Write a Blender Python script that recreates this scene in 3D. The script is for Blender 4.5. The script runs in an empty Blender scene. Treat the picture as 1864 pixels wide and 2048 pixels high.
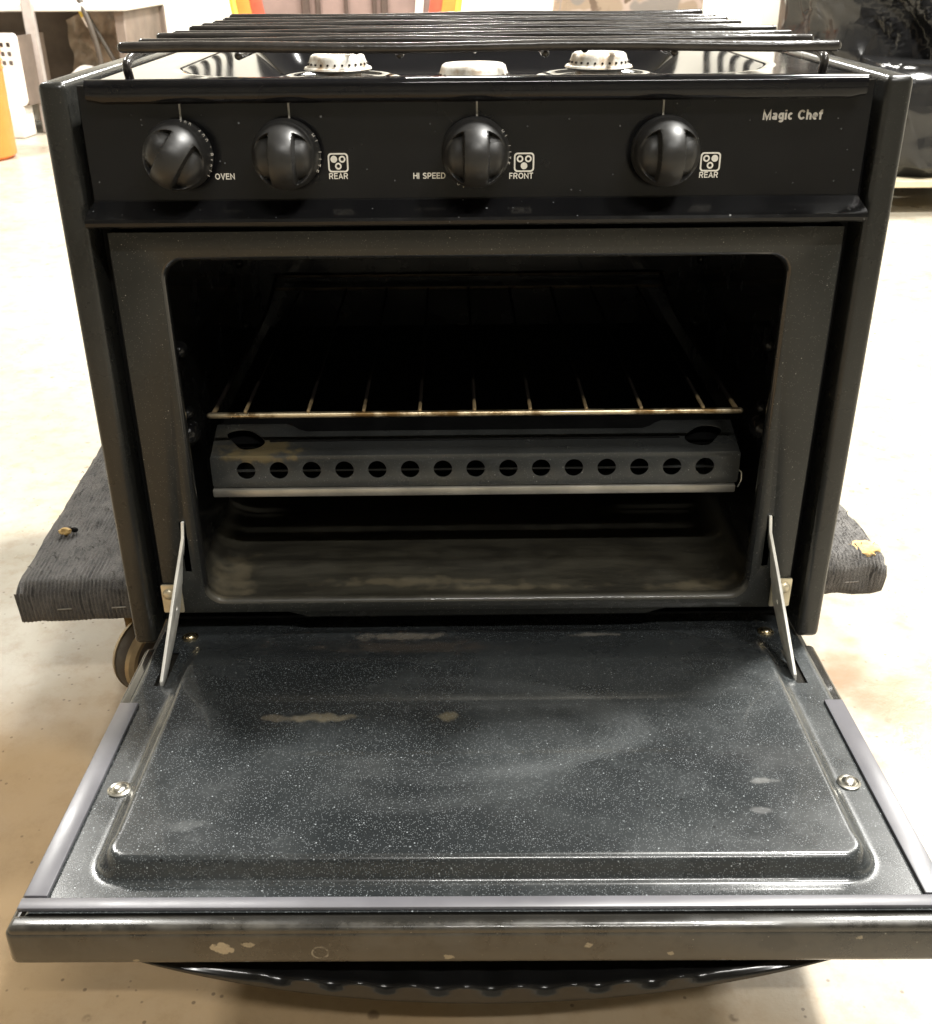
import bpy, bmesh, math, random
from mathutils import Vector, Matrix, noise
from math import sin, cos, pi, radians, sqrt
random.seed(7)
C = bpy.context.scene.collection
SC = bpy.context.scene
FLOOR = -0.15

# ------------------------------------------------------------------ camera
F, CX, CY = 2138.7, 924.9, 1022.7
PIT, YAW, ROL = 0.4780, 0.0054, -0.0078
fw = Vector((sin(YAW)*cos(PIT), cos(YAW)*cos(PIT), -sin(PIT)))
ri = Vector((cos(YAW), -sin(YAW), 0)); up = ri.cross(fw)
r2 = ri*cos(ROL) + up*sin(ROL); u2 = -ri*sin(ROL) + up*cos(ROL)
cam = bpy.data.cameras.new('camera'); co = bpy.data.objects.new('camera', cam); C.objects.link(co)
m = Matrix((r2, u2, -fw)).transposed().to_4x4(); m.translation = (-0.0143, -0.6903, 0.4711)
co.matrix_world = m
cam.sensor_fit = 'VERTICAL'; cam.sensor_height = 24; cam.sensor_width = 24
cam.lens = F*24/2048
cam.shift_x = (932-CX)/2048; cam.shift_y = (CY-1024)/2048
cam.clip_start = 0.02; cam.clip_end = 60
cam.dof.use_dof = True; cam.dof.focus_distance = 0.74; cam.dof.aperture_fstop = 17
SC.camera = co

# ------------------------------------------------------------------ light
w = bpy.data.worlds.new('World'); SC.world = w; w.use_nodes = True
w.node_tree.nodes['Background'].inputs[0].default_value = (1, .95, .88, 1)
w.node_tree.nodes['Background'].inputs[1].default_value = 0.02
SC.view_settings.view_transform = 'Standard'; SC.view_settings.look = 'None'
SC.view_settings.gamma = 1; SC.view_settings.exposure = 0.22
def lamp(name, loc, size, watts, col=(1, .978, .925), sy=None, spread=180):
    l = bpy.data.lights.new(name, 'AREA'); l.energy = watts; l.color = col
    l.shape = 'RECTANGLE'; l.size = size; l.size_y = sy or size; l.spread = radians(spread)
    o = bpy.data.objects.new(name, l); C.objects.link(o); o.location = loc
    return o
lamp('ceiling_lamp', (0.97, 0.66, 2.55), .20, 165)
lamp('ceiling_lamp', (0.45, -2.00, 2.55), 1.2, 50, sy=.06)
lamp('ceiling_lamp', (1.05, -0.80, 2.55), .28, 30)
lamp('ceiling_lamp', (-2.0, 2.4, 2.6), .45, 140)
lamp('ceiling_lamp', (0.0, 3.7, 2.6), .45, 190)
lamp('ceiling_lamp', (2.3, 2.6, 2.6), .45, 180)

# ------------------------------------------------------------------ materials
def newmat(name):
    mt = bpy.data.materials.new(name); mt.use_nodes = True
    nt = mt.node_tree; return mt, nt, nt.nodes['Principled BSDF']
def N(nt, t, **kw):
    n = nt.nodes.new(t)
    for k, v in kw.items():
        if k in ('operation', 'feature', 'blend_type', 'data_type', 'distance', 'wave_type', 'bands_direction', 'musgrave_type', 'interpolation_type'): setattr(n, k, v)
        else: n.inputs[k.replace('_', ' ') if k.replace('_', ' ') in n.inputs else k].default_value = v
    return n
def L(nt, a, b): nt.links.new(a, b)
def coords(nt, scale=(1, 1, 1)):
    t = nt.nodes.new('ShaderNodeTexCoord'); mp = nt.nodes.new('ShaderNodeMapping')
    mp.inputs['Scale'].default_value = scale; L(nt, t.outputs['Object'], mp.inputs['Vector'])
    return mp.outputs['Vector']
def noi(nt, vec, scale, detail=4, rough=.55):
    n = nt.nodes.new('ShaderNodeTexNoise'); n.inputs['Scale'].default_value = scale
    n.inputs['Detail'].default_value = detail; n.inputs['Roughness'].default_value = rough
    L(nt, vec, n.inputs['Vector']); return n.outputs['Fac']
def ramp(nt, fac, a, b, lo=0., hi=1., smooth=True):
    n = nt.nodes.new('ShaderNodeMapRange'); n.interpolation_type = 'SMOOTHSTEP' if smooth else 'LINEAR'
    for k, v in (('From Min', a), ('From Max', b), ('To Min', lo), ('To Max', hi)): n.inputs[k].default_value = v
    L(nt, fac, n.inputs['Value']); return n.outputs['Result']
def mth(nt, op, a, b=None, clamp=False):
    n = nt.nodes.new('ShaderNodeMath'); n.operation = op; n.use_clamp = clamp
    for i, v in enumerate((a, b)):
        if v is None: continue
        if isinstance(v, (int, float)): n.inputs[i].default_value = v
        else: L(nt, v, n.inputs[i])
    return n.outputs[0]
def mix(nt, fac, a, b):
    n = nt.nodes.new('ShaderNodeMix'); n.data_type = 'RGBA'
    if isinstance(fac, (int, float)): n.inputs[0].default_value = fac
    else: L(nt, fac, n.inputs[0])
    for i, v in ((6, a), (7, b)):
        if isinstance(v, tuple): n.inputs[i].default_value = (*v, 1) if len(v) == 3 else v
        else: L(nt, v, n.inputs[i])
    return n.outputs[2]
def spot(nt, vec, c, r, soft=.6, wob=.35, wscale=60):
    """irregular stain or painted-shade patch of its own shape: ellipsoid about c with radii r"""
    nz = nt.nodes.new('ShaderNodeTexNoise'); nz.inputs['Scale'].default_value = wscale; nz.inputs['Detail'].default_value = 5
    L(nt, vec, nz.inputs['Vector'])
    s = nt.nodes.new('ShaderNodeVectorMath'); s.operation = 'SUBTRACT'; L(nt, vec, s.inputs[0]); s.inputs[1].default_value = c
    d = nt.nodes.new('ShaderNodeVectorMath'); d.operation = 'DIVIDE'; L(nt, s.outputs[0], d.inputs[0]); d.inputs[1].default_value = r
    ln = nt.nodes.new('ShaderNodeVectorMath'); ln.operation = 'LENGTH'; L(nt, d.outputs[0], ln.inputs[0])
    v = mth(nt, 'ADD', ln.outputs['Value'], mth(nt, 'MULTIPLY', mth(nt, 'SUBTRACT', nz.outputs['Fac'], .5), wob*4))
    return ramp(nt, v, 1., 1.-soft)
def specks(nt, vec, scale, size, keep):
    v = nt.nodes.new('ShaderNodeTexVoronoi'); v.inputs['Scale'].default_value = scale
    L(nt, vec, v.inputs['Vector'])
    a = ramp(nt, v.outputs['Distance'], size, size*.5)
    sp = nt.nodes.new('ShaderNodeSeparateColor'); L(nt, v.outputs['Color'], sp.inputs[0])
    return mth(nt, 'MULTIPLY', a, mth(nt, 'GREATER_THAN', sp.outputs[0], keep))
def bump(nt, bs, h, strength, dist):
    b = nt.nodes.new('ShaderNodeBump'); b.inputs['Strength'].default_value = strength; b.inputs['Distance'].default_value = dist
    L(nt, h, b.inputs['Height']); L(nt, b.outputs[0], bs.inputs['Normal'])
def simple(name, col, rough=.5, metal=0., spec=.5, var=.12, vs=30, bmp=0, bs_=200):
    mt, nt, bs = newmat(name); v = coords(nt)
    n = noi(nt, v, vs)
    c = mix(nt, ramp(nt, n, .3, .7), tuple(x*(1-var) for x in col), tuple(min(1, x*(1+var)) for x in col))
    L(nt, c, bs.inputs['Base Color']); bs.inputs['Metallic'].default_value = metal
    L(nt, ramp(nt, noi(nt, v, vs*2.3), .2, .8, rough*.85, min(1, rough*1.15)), bs.inputs['Roughness'])
    bs.inputs['Specular IOR Level'].default_value = spec
    if bmp: bump(nt, bs, noi(nt, v, bs_), .6, bmp)
    return mt
def enamel(name, base, rough, speck=(.25, .26, .27), sp_keep=.8, sp_size=.25, sp_scale=700, smudge=.5, dust=(.10, .10, .095), dust_amt=.15, extra=None, spec=.5, coat=0.):
    mt, nt, bs = newmat(name); v = coords(nt)
    c = mix(nt, ramp(nt, noi(nt, v, 14, 5), .35, .7), base, tuple(x*1.25 for x in base))
    d = ramp(nt, noi(nt, v, 9, 6, .65), .45, .8)
    c = mix(nt, mth(nt, 'MULTIPLY', d, dust_amt), c, dust)
    rr = ramp(nt, noi(nt, v, 22, 5, .6), .3, .75, rough*(1-smudge*.5), rough*(1+smudge))
    if extra: c, rr = extra(nt, v, c, rr)
    if sp_keep < 1:
        s = specks(nt, v, sp_scale, sp_size, sp_keep); s2 = specks(nt, v, sp_scale*.45, sp_size*.75, .95)
        c = mix(nt, mth(nt, 'MAXIMUM', mth(nt, 'MULTIPLY', s, .5), s2), c, speck)
    bs.inputs['Coat Weight'].default_value = coat; bs.inputs['Coat Roughness'].default_value = .045
    L(nt, c, bs.inputs['Base Color']); L(nt, rr, bs.inputs['Roughness'])
    bs.inputs['Specular IOR Level'].default_value = spec
    return mt

M = {}
M['gloss'] = enamel('black_gloss_enamel', (.006, .006, .0065), .16, sp_keep=.97, sp_size=.2, sp_scale=350, dust_amt=.06, spec=.32)
M['gloss_top'] = enamel('black_cooktop_enamel', (.007, .007, .008), .07, sp_keep=2, dust_amt=.04, spec=.3)
M['body'] = simple('dark_void_metal', (.004, .004, .004), .7, spec=.2)
M['panel'] = enamel('side_panel_paint', (.0165, .0165, .0148), .27, speck=(.06, .058, .05), sp_keep=.6, sp_size=.35, sp_scale=900, smudge=.15, dust_amt=.04, spec=.45)
M['frame'] = enamel('speckled_frame_enamel', (.0185, .019, .0172), .25, speck=(.26, .255, .23), sp_keep=.66, sp_size=.24, sp_scale=900, smudge=.15, dust_amt=.06, spec=.38)
def cav_extra(nt, v, c, rr):
    # baked-on grime over the oven floor
    sx = nt.nodes.new('ShaderNodeSeparateXYZ'); L(nt, v, sx.inputs[0])
    low = ramp(nt, sx.outputs[2], .052, .04)
    g = mth(nt, 'MULTIPLY', low, ramp(nt, noi(nt, coords(nt, (.45, 1.5, 1)), 30, 8, .7), .36, .64, .45, 1.))
    c = mix(nt, mth(nt, 'MULTIPLY', g, .75), c, (.058, .052, .036))
    for cc, r_ in (((-.192, .045, .035), (.022, .05, .02)), ((.02, .03, .035), (.09, .006, .02)), ((.17, .03, .035), (.05, .012, .02)), ((-.05, .04, .035), (.08, .01, .02))):
        c = mix(nt, mth(nt, 'MULTIPLY', spot(nt, v, cc, r_, .8, .5, 70), .55), c, (.15, .125, .08))
    rr = mth(nt, 'ADD', rr, mth(nt, 'MULTIPLY', g, .35), True)
    return c, rr
M['cavity'] = enamel('oven_cavity_enamel', (.007, .007, .007), .22, speck=(.12, .12, .11), sp_keep=.93, sp_size=.2, sp_scale=600, dust_amt=.03, extra=cav_extra, coat=.5)
M['baffle'] = enamel('baffle_enamel', (.036, .038, .037), .34, speck=(.28, .28, .27), sp_keep=.7, sp_size=.3, sp_scale=900, dust=(.13, .10, .05), dust_amt=.3,
    extra=lambda nt, v, c, rr: (mix(nt, mth(nt, 'MULTIPLY', spot(nt, v, (-.165, .06, .137), (.035, .025, .012), .6, .5, 120), .75), c, (.17, .13, .06)), rr))
def door_extra(nt, v, c, rr):
    # pale wiping marks, mineral rings and brown cooked-on marks, each with its own outline
    wv = nt.nodes.new('ShaderNodeMapping'); wv.inputs['Scale'].default_value = (9, 34, 9); wv.inputs['Rotation'].default_value = (0, 0, .5); L(nt, v, wv.inputs['Vector'])
    st = ramp(nt, noi(nt, wv.outputs[0], 1.0, 6, .6), .42, .72)
    sw = mth(nt, 'MULTIPLY', st, spot(nt, v, (-.02, -.17, .015), (.14, .055, .05), .9, .2, 20))
    sw2 = mth(nt, 'MULTIPLY', st, spot(nt, v, (.175, -.075, .015), (.05, .05, .05), .9, .2, 20))
    dd = ramp(nt, noi(nt, v, 5.5, 4, .6), .35, .7)
    c = mix(nt, mth(nt, 'MULTIPLY', dd, .45), c, (.042, .048, .050))
    c = mix(nt, mth(nt, 'MULTIPLY', mth(nt, 'MAXIMUM', sw, sw2), .32), c, (.09, .095, .095))
    for cx_, cy_, rx_, ry_, y0_, am in ((-.03, -.128, .13, .055, -.12, .55), (-.01, -.135, .115, .040, -.12, .4), (.165, -.085, .045, .03, -.05, .4), (-.06, -.15, .12, .06, -.14, .3)):
        s_ = nt.nodes.new('ShaderNodeVectorMath'); s_.operation = 'SUBTRACT'; L(nt, v, s_.inputs[0]); s_.inputs[1].default_value = (cx_, cy_, .0147)
        q_ = nt.nodes.new('ShaderNodeVectorMath'); q_.operation = 'DIVIDE'; L(nt, s_.outputs[0], q_.inputs[0]); q_.inputs[1].default_value = (rx_, ry_, .2)
        l_ = nt.nodes.new('ShaderNodeVectorMath'); l_.operation = 'LENGTH'; L(nt, q_.outputs[0], l_.inputs[0])
        d_ = mth(nt, 'ADD', l_.outputs['Value'], mth(nt, 'MULTIPLY', mth(nt, 'SUBTRACT', noi(nt, v, 16, 4), .5), .25))
        band = mth(nt, 'MULTIPLY', ramp(nt, d_, .72, .96), ramp(nt, d_, 1.12, 1.0))
        sx_ = nt.nodes.new('ShaderNodeSeparateXYZ'); L(nt, v, sx_.inputs[0])
        band = mth(nt, 'MULTIPLY', band, ramp(nt, sx_.outputs[0], cx_-.09, cx_+.08))
        fm = nt.nodes.new('ShaderNodeMath'); fm.operation = 'SINE'; L(nt, mth(nt, 'MULTIPLY', d_, 150.), fm.inputs[0])
        band = mth(nt, 'MULTIPLY', band, mth(nt, 'ADD', .75, mth(nt, 'MULTIPLY', fm.outputs[0], .25)))
        c = mix(nt, mth(nt, 'MULTIPLY', band, am*.55), c, (.10, .107, .11))
    for cc, r_, a, col in (((-.1088, -.1175, .015), (.03, .006, .03), .8, (.16, .14, .10)), ((-.1341, -.1185, .015), (.018, .005, .03), .6, (.14, .12, .09)),
        ((-.0258, -.1171, .015), (.011, .008, .03), .8, (.14, .12, .08)), ((-.05, -.018, .012), (.09, .018, .03), .55, (.075, .060, .048)), ((-.06, .004, .005), (.05, .008, .03), .6, (.17, .15, .12)),
        ((.1719, -.1842, .015), (.011, .0035, .03), .6, (.17, .17, .165)), ((.1640, -.2108, .015), (.012, .0035, .03), .5, (.15, .15, .15)), ((-.172, -.222, .015), (.016, .006, .03), .35, (.12, .125, .125)),
        ((.09, .006, .004), (.02, .004, .03), .6, (.16, .15, .13)), ((.179, -.160, .015), (.035, .02, .03), .3, (.01, .01, .01))):
        c = mix(nt, mth(nt, 'MULTIPLY', spot(nt, v, cc, r_, .7, .5, 90), a), c, col)
    dk = specks(nt, v, 270, .32, .955)
    dk = mth(nt, 'MULTIPLY', dk, ramp(nt, noi(nt, v, 12, 3), .42, .6))
    c = mix(nt, mth(nt, 'MULTIPLY', dk, .9), c, (.005, .005, .005))
    rr = mth(nt, 'ADD', rr, mth(nt, 'MULTIPLY', dd, .08), True)
    return c, rr
M['liner'] = enamel('speckled_door_enamel', (.015, .017, .018), .22, speck=(.24, .26, .27), sp_keep=.30, sp_size=.36, sp_scale=950, smudge=.3, dust_amt=.12, extra=door_extra, coat=.45)
def dusty(nt, v, c, rr):
    g = ramp(nt, noi(nt, v, 28, 7, .7), .38, .66)
    sx = nt.nodes.new('ShaderNodeSeparateXYZ'); L(nt, v, sx.inputs[0])
    fr = ramp(nt, sx.outputs[1], -.280, -.2865)
    g = mth(nt, 'MULTIPLY', g, fr)
    c = mix(nt, mth(nt, 'MULTIPLY', g, .5), c, (.088, .078, .060))
    c = mix(nt, mth(nt, 'MULTIPLY', spot(nt, v, (-.142, -.287, -.014), (.0062, .02, .0045), .2, .4, 260), 1.), c, (.30, .25, .17))
    for cc, r_ in (((-.128, -.287, -.0105), .0022), ((-.02, -.287, -.02), .0018), ((.055, -.287, -.012), .0016), ((-.19, -.287, -.022), .0015), ((.10, -.287, -.018), .0013), ((.20, -.287, -.007), .0017)):
        c = mix(nt, mth(nt, 'MULTIPLY', spot(nt, v, cc, (r_*1.6, .02, r_), .3, .5, 500), .8), c, (.26, .22, .15))
    c = mix(nt, mth(nt, 'MULTIPLY', spot(nt, v, (.157, -.285, -.010), (.012, .02, .008), .3, .2, 160), .35), c, (.012, .011, .01))
    c = mix(nt, mth(nt, 'MULTIPLY', spot(nt, v, (-.232, -.285, -.012), (.010, .02, .009), .3, .2, 160), .4), c, (.012, .011, .01))
    ring = mth(nt, 'SUBTRACT', spot(nt, v, (-.0895, -.287, -.0165), (.0052, .02, .0048), .15, .06, 300), spot(nt, v, (-.0895, -.287, -.0165), (.0042, .02, .0038), .15, .06, 300), True)
    c = mix(nt, mth(nt, 'MULTIPLY', ring, ramp(nt, noi(nt, v, 260), .35, .6, .1, .75)), c, (.22, .20, .155))
    rr = mth(nt, 'ADD', rr, mth(nt, 'MULTIPLY', g, .4), True)
    return c, rr
M['pan'] = enamel('door_pan_enamel', (.016, .015, .013), .2, speck=(.16, .15, .12), sp_keep=.9, sp_size=.2, sp_scale=500, dust_amt=.06, extra=dusty, coat=.5)
M['handle'] = simple('handle_enamel', (.010, .010, .010), .17, var=.2, vs=30)
M['seal'] = simple('grey_seal_strip', (.118, .116, .128), .36, spec=.6, var=.10, vs=18)
M['knob'] = simple('black_knob_plastic', (.018, .0175, .017), .43, var=.15, vs=80)
M['print'] = simple('white_print', (.75, .73, .66), .5, var=.06, vs=300)
M['print_dim'] = simple('grey_print', (.50, .48, .44), .5, var=.1, vs=300)
M['steel'] = simple('zinc_steel', (.62, .60, .54), .30, metal=1, var=.15, vs=60)
M['steel_edge'] = simple('bright_zinc', (.90, .89, .84), .40, metal=.25, var=.1, vs=80)
M['arm_face'] = simple('rolled_zinc_face', (.40, .385, .32), .34, metal=.85, var=.2, vs=60)
M['bracket'] = simple('bracket_zinc', (.62, .56, .42), .42, metal=.7, var=.15, vs=70)
M['brass'] = simple('nickel_screw', (.72, .62, .42), .25, metal=1, var=.15, vs=90)
M['chrome'] = simple('brushed_trim', (.50, .475, .42), .42, metal=.8, var=.2, vs=25)
def rackm():
    mt, nt, bs = newmat('browned_rack_wire'); v = coords(nt)
    c = mix(nt, ramp(nt, noi(nt, v, 26, 5, .7), .46, .62), (.78, .66, .45), (.22, .14, .06))
    L(nt, c, bs.inputs['Base Color']); bs.inputs['Metallic'].default_value = .9
    L(nt, ramp(nt, noi(nt, v, 40), .3, .7, .25, .5), bs.inputs['Roughness']); return mt
M['rack'] = rackm()
def wirem():
    mt, nt, bs = newmat('shaded_rack_wire'); v = coords(nt)
    sx = nt.nodes.new('ShaderNodeSeparateXYZ'); L(nt, v, sx.inputs[0])
    b = ramp(nt, mth(nt, 'ADD', sx.outputs[1], mth(nt, 'MULTIPLY', mth(nt, 'SUBTRACT', noi(nt, v, 60), .5), .05)), .057, .078)   # oven shade painted in, darkening away from the mouth
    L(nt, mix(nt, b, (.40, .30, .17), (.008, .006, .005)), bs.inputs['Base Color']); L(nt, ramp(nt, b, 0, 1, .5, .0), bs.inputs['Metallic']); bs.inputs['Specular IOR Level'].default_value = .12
    bs.inputs['Roughness'].default_value = .7; return mt
M['rackwire'] = wirem()
M['rackrear'] = simple('shaded_rear_wire', (.07, .055, .038), .4, metal=.8, var=.4, vs=50)  # rear rods get a darker metal that paints in the oven's shade
M['rod'] = simple('grate_enamel', (.030, .027, .025), .20, var=.3, vs=40, bmp=.0006, bs_=140)
def burnm():
    mt, nt, bs = newmat('cast_burner_alloy'); v = coords(nt)
    c = mix(nt, ramp(nt, noi(nt, v, 60, 5, .7), .42, .72), (.78, .75, .68), (.42, .30, .18))
    L(nt, c, bs.inputs['Base Color']); bs.inputs['Metallic'].default_value = .35; bs.inputs['Roughness'].default_value = .5
    bump(nt, bs, noi(nt, v, 400), .3, .0005); return mt
M['burner'] = burnm()
M['hole'] = simple('burner_port_dark', (.02, .014, .01), .8)
def floorm():
    mt, nt, bs = newmat('sealed_concrete'); v = coords(nt)
    c = mix(nt, ramp(nt, noi(nt, v, 2.2, 8, .65), .35, .68), (.33, .30, .24), (.41, .38, .31))
    shade_tan = mth(nt, 'MULTIPLY', spot(nt, v, (-.50, -.46, FLOOR), (.95, .80, .5), .5, .16, 5), ramp(nt, noi(nt, v, 7, 7, .7), .25, .6, .9, 1.))  # shade on the near floor, painted as a duller tan patch
    c = mix(nt, shade_tan, c, (.335, .235, .130))
    c = mix(nt, ramp(nt, noi(nt, v, 34, 6, .75), .44, .72, 0, .5), c, (.25, .17, .09))
    st = specks(nt, v, 42, .22, .86); st = mth(nt, 'MULTIPLY', st, ramp(nt, noi(nt, v, 90, 4), .40, .62))
    c = mix(nt, mth(nt, 'MULTIPLY', st, .75), c, (.10, .065, .035))
    st = specks(nt, v, 170, .3, .93); c = mix(nt, mth(nt, 'MULTIPLY', st, .7), c, (.09, .06, .035))
    c = mix(nt, mth(nt, 'MULTIPLY', spot(nt, v, (.40, .10, FLOOR), (.13, .16, .1), .8, .45, 18), .8), c, (.25, .12, .055))
    c = mix(nt, mth(nt, 'MULTIPLY', spot(nt, v, (-.42, -.02, FLOOR), (.14, .2, .1), .9, .4, 14), .25), c, (.29, .19, .10))
    L(nt, c, bs.inputs['Base Color'])
    L(nt, mth(nt, 'ADD', ramp(nt, noi(nt, v, 12, 5), .3, .7, .26, .42), mth(nt, 'MULTIPLY', shade_tan, .38)), bs.inputs['Roughness'])
    L(nt, mth(nt, 'SUBTRACT', .5, mth(nt, 'MULTIPLY', shade_tan, .35)), bs.inputs['Specular IOR Level'])
    bump(nt, bs, noi(nt, v, 120, 6, .7), .25, .001); return mt
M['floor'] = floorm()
M['wall'] = simple('cream_wall_paint', (.82, .79, .70), .7, var=.03, vs=3)
M['ceiling'] = simple('ceiling_paint', (.22, .215, .20), .8, var=.05, vs=2)
def carpetm():
    mt, nt, bs = newmat('ribbed_grey_carpet'); v = coords(nt)
    c = mix(nt, ramp(nt, noi(nt, v, 45, 6, .7), .35, .7), (.085, .079, .073), (.185, .173, .160))
    c = mix(nt, ramp(nt, noi(nt, v, 900, 2), .45, .75, 0, .8), c, (.018, .017, .018))
    c = mix(nt, ramp(nt, noi(nt, v, 9, 4), .5, .75, 0, .45), c, (.17, .165, .165))
    v2 = coords(nt, (330, 55, 55)); c = mix(nt, ramp(nt, noi(nt, v2, 1.0, 2), .58, .68, 0, .75), c, (.022, .020, .020))
    L(nt, c, bs.inputs['Base Color']); bs.inputs['Roughness'].default_value = .95; bs.inputs['Specular IOR Level'].default_value = .1
    bs.inputs['Sheen Weight'].default_value = .3
    bump(nt, bs, noi(nt, v, 620, 4, .8), .9, .0025); return mt
M['carpet'] = carpetm()
M['foam'] = simple('yellow_foam', (.62, .42, .17), .9, var=.3, vs=120, bmp=.003, bs_=150)
M['caster'] = simple('caster_bronze', (.40, .31, .19), .36, metal=.55, var=.25, vs=40)
M['wheel'] = simple('dark_caster_rubber', (.045, .034, .026), .5, var=.2)
M['staple'] = simple('staple_wire', (.6, .6, .6), .35, metal=1)
M['white_plastic'] = simple('white_plastic', (.80, .76, .70), .45, var=.03)
M['shelf_grey'] = simple('shelf_post_grey', (.42, .375, .345), .5, var=.08)
M['shelf_board'] = simple('shelf_board_white', (.72, .68, .62), .5, var=.05)
M['shelf_back'] = simple('brown_backing', (.15, .115, .09), .75, var=.25, vs=6)
M['orange'] = simple('orange_plastic', (.85, .22, .04), .4, var=.04)
M['yellow'] = simple('yellow_fabric', (.85, .45, .06), .6, var=.1)
M['red'] = simple('red_fabric', (.50, .075, .035), .6, var=.15)
M['mauve'] = simple('mauve_fabric', (.22, .15, .13), .7, var=.12, vs=8)
M['brown_bar'] = simple('dark_brown_bar', (.07, .045, .035), .6)
def bagm():
    mt, nt, bs = newmat('black_plastic_film'); v = coords(nt, (1, 1, .55))
    bs.inputs['Base Color'].default_value = (.012, .012, .0125, 1); bs.inputs['Roughness'].default_value = .2
    h = None
    for sc_, wt in ((2.4, 1.), (5.5, .35), (13, .09)):
        w_ = nt.nodes.new('ShaderNodeTexVoronoi'); w_.feature = 'F1'; w_.inputs['Scale'].default_value = sc_
        nz = nt.nodes.new('ShaderNodeTexNoise'); nz.inputs['Scale'].default_value = sc_*.6; L(nt, v, nz.inputs['Vector'])
        ad = nt.nodes.new('ShaderNodeVectorMath'); ad.operation = 'MULTIPLY_ADD'; L(nt, nz.outputs['Color'], ad.inputs[0]); ad.inputs[1].default_value = (.12, .12, .12); L(nt, v, ad.inputs[2])
        L(nt, ad.outputs[0], w_.inputs['Vector']); k = mth(nt, 'MULTIPLY', w_.outputs['Distance'], wt)
        h = k if h is None else mth(nt, 'ADD', h, k)
    bump(nt, bs, h, .75, .12); return mt
M['bag'] = bagm()
M['bag_plain'] = simple('black_plastic_film', (.011, .011, .0115), .2, spec=.5, var=.3, vs=8)
M['bagdark'] = simple('dark_board', (.035, .032, .031), .6, var=.2)
M['card'] = simple('brown_cardboard', (.22, .17, .11), .8, var=.15, vs=12)
M['wood'] = simple('pale_pallet_wood', (.60, .52, .36), .7, var=.15, vs=25)
M['hose'] = simple('dark_hose', (.06, .048, .036), .5)
M['hoseyellow'] = simple('yellow_fitting', (.72, .55, .08), .45)
M['film'] = simple('clear_film_tan', (.36, .29, .22), .3, var=.35, vs=12, bmp=.01, bs_=12)
def camom():
    mt, nt, bs = newmat('camouflage_cloth'); v = coords(nt)
    c = mix(nt, ramp(nt, noi(nt, v, 9, 2), .48, .53), (.30, .225, .16), (.40, .31, .255))
    c = mix(nt, ramp(nt, noi(nt, v, 7.3, 2), .55, .6), c, (.22, .19, .165))
    c = mix(nt, ramp(nt, noi(nt, v, 12, 3), .58, .63), c, (.14, .095, .065))
    L(nt, c, bs.inputs['Base Color']); bs.inputs['Roughness'].default_value = .85; return mt
M['camo'] = camom()

# ------------------------------------------------------------------ mesh helpers
def fin(bm, ang=38):
    bmesh.ops.recalc_face_normals(bm, faces=bm.faces)
    a = radians(ang)
    for f in bm.faces: f.smooth = True
    for e in bm.edges: e.smooth = not (len(e.link_faces) == 2 and e.calc_face_angle(0) > a)
def obj(name, bm, mat, parent=None, ang=38, label=None):
    fin(bm, ang); me = bpy.data.meshes.new(name); bm.to_mesh(me); bm.free()
    return objm(name, me, mat, parent, label)
def objm(name, me, mat, parent=None, label=None):
    o = bpy.data.objects.new(name, me); C.objects.link(o)
    if mat:
        me.materials.clear(); me.materials.append(mat if not isinstance(mat, str) else M[mat])
    if parent: o.parent = parent
    if label: o['label'] = label
    return o
def thing(name, label, cat, loc=(0, 0, 0), rz=0, group=None):
    o = bpy.data.objects.new(name, None); C.objects.link(o); o.location = loc; o.rotation_euler = (0, 0, rz)
    o.empty_display_size = .05
    o['label'] = label; o['category'] = cat
    if group: o['group'] = group
    return o
def tag(o, label=None, cat=None, group=None, kind=None):
    for k, v in (('label', label), ('category', cat), ('group', group), ('kind', kind)):
        if v: o[k] = v
    return o
def box(bm, x0, x1, y0, y1, z0, z1, bev=0, seg=2, mtx=None):
    r = bmesh.ops.create_cube(bm, size=1)
    vs = r['verts']
    for v in vs: v.co = Vector(((x0+x1)/2+v.co.x*(x1-x0), (y0+y1)/2+v.co.y*(y1-y0), (z0+z1)/2+v.co.z*(z1-z0)))
    if bev:
        es = list({e for v in vs for e in v.link_edges})
        rb = bmesh.ops.bevel(bm, geom=es, offset=bev, segments=seg, affect='EDGES', profile=.5)
        vs = list({v for f in rb['faces'] for v in f.verts})
    if mtx:
        for v in vs: v.co = mtx @ v.co
def nbox(*a, **k):
    bm = bmesh.new(); box(bm, *a, **k); return bm
def tube(bm, pts, r, n=8, cap=True, rx=None):
    pts = [Vector(p) for p in pts]; rings = []
    up0 = None
    for i, p in enumerate(pts):
        a = pts[max(i-1, 0)]; b = pts[min(i+1, len(pts)-1)]; t = (b-a).normalized()
        if up0 is None: up0 = Vector((0, 0, 1)) if abs(t.z) < .9 else Vector((1, 0, 0))
        s = t.cross(up0).normalized(); u = s.cross(t).normalized(); up0 = u
        rr = r[i] if isinstance(r, (list, tuple)) else r
        rings.append([bm.verts.new(p + s*cos(2*pi*k/n)*rr + u*sin(2*pi*k/n)*rr) for k in range(n)])
    for A, B in zip(rings, rings[1:]):
        for k in range(n): bm.faces.new((A[k], A[(k+1) % n], B[(k+1) % n], B[k]))
    if cap:
        bm.faces.new(rings[0][::-1]); bm.faces.new(rings[-1])
def rod_pts(p, q, r, n=3):
    """straight rod with rounded ends: points and radii"""
    p, q = Vector(p), Vector(q); d = (q-p).normalized(); P, Rr = [], []
    for i in range(n+1):
        a = pi/2*(i/n); P.append(p + d*r*(1-cos(a))*1.0); Rr.append(max(r*sin(a), r*.15))
    for i in range(9): pass
    for t in [k/10 for k in range(1, 10)]: P.append(p.lerp(q, t)); Rr.append(r)
    for i in range(n, -1, -1):
        a = pi/2*(i/n); P.append(q - d*r*(1-cos(a))); Rr.append(max(r*sin(a), r*.15))
    return P, Rr
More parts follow.
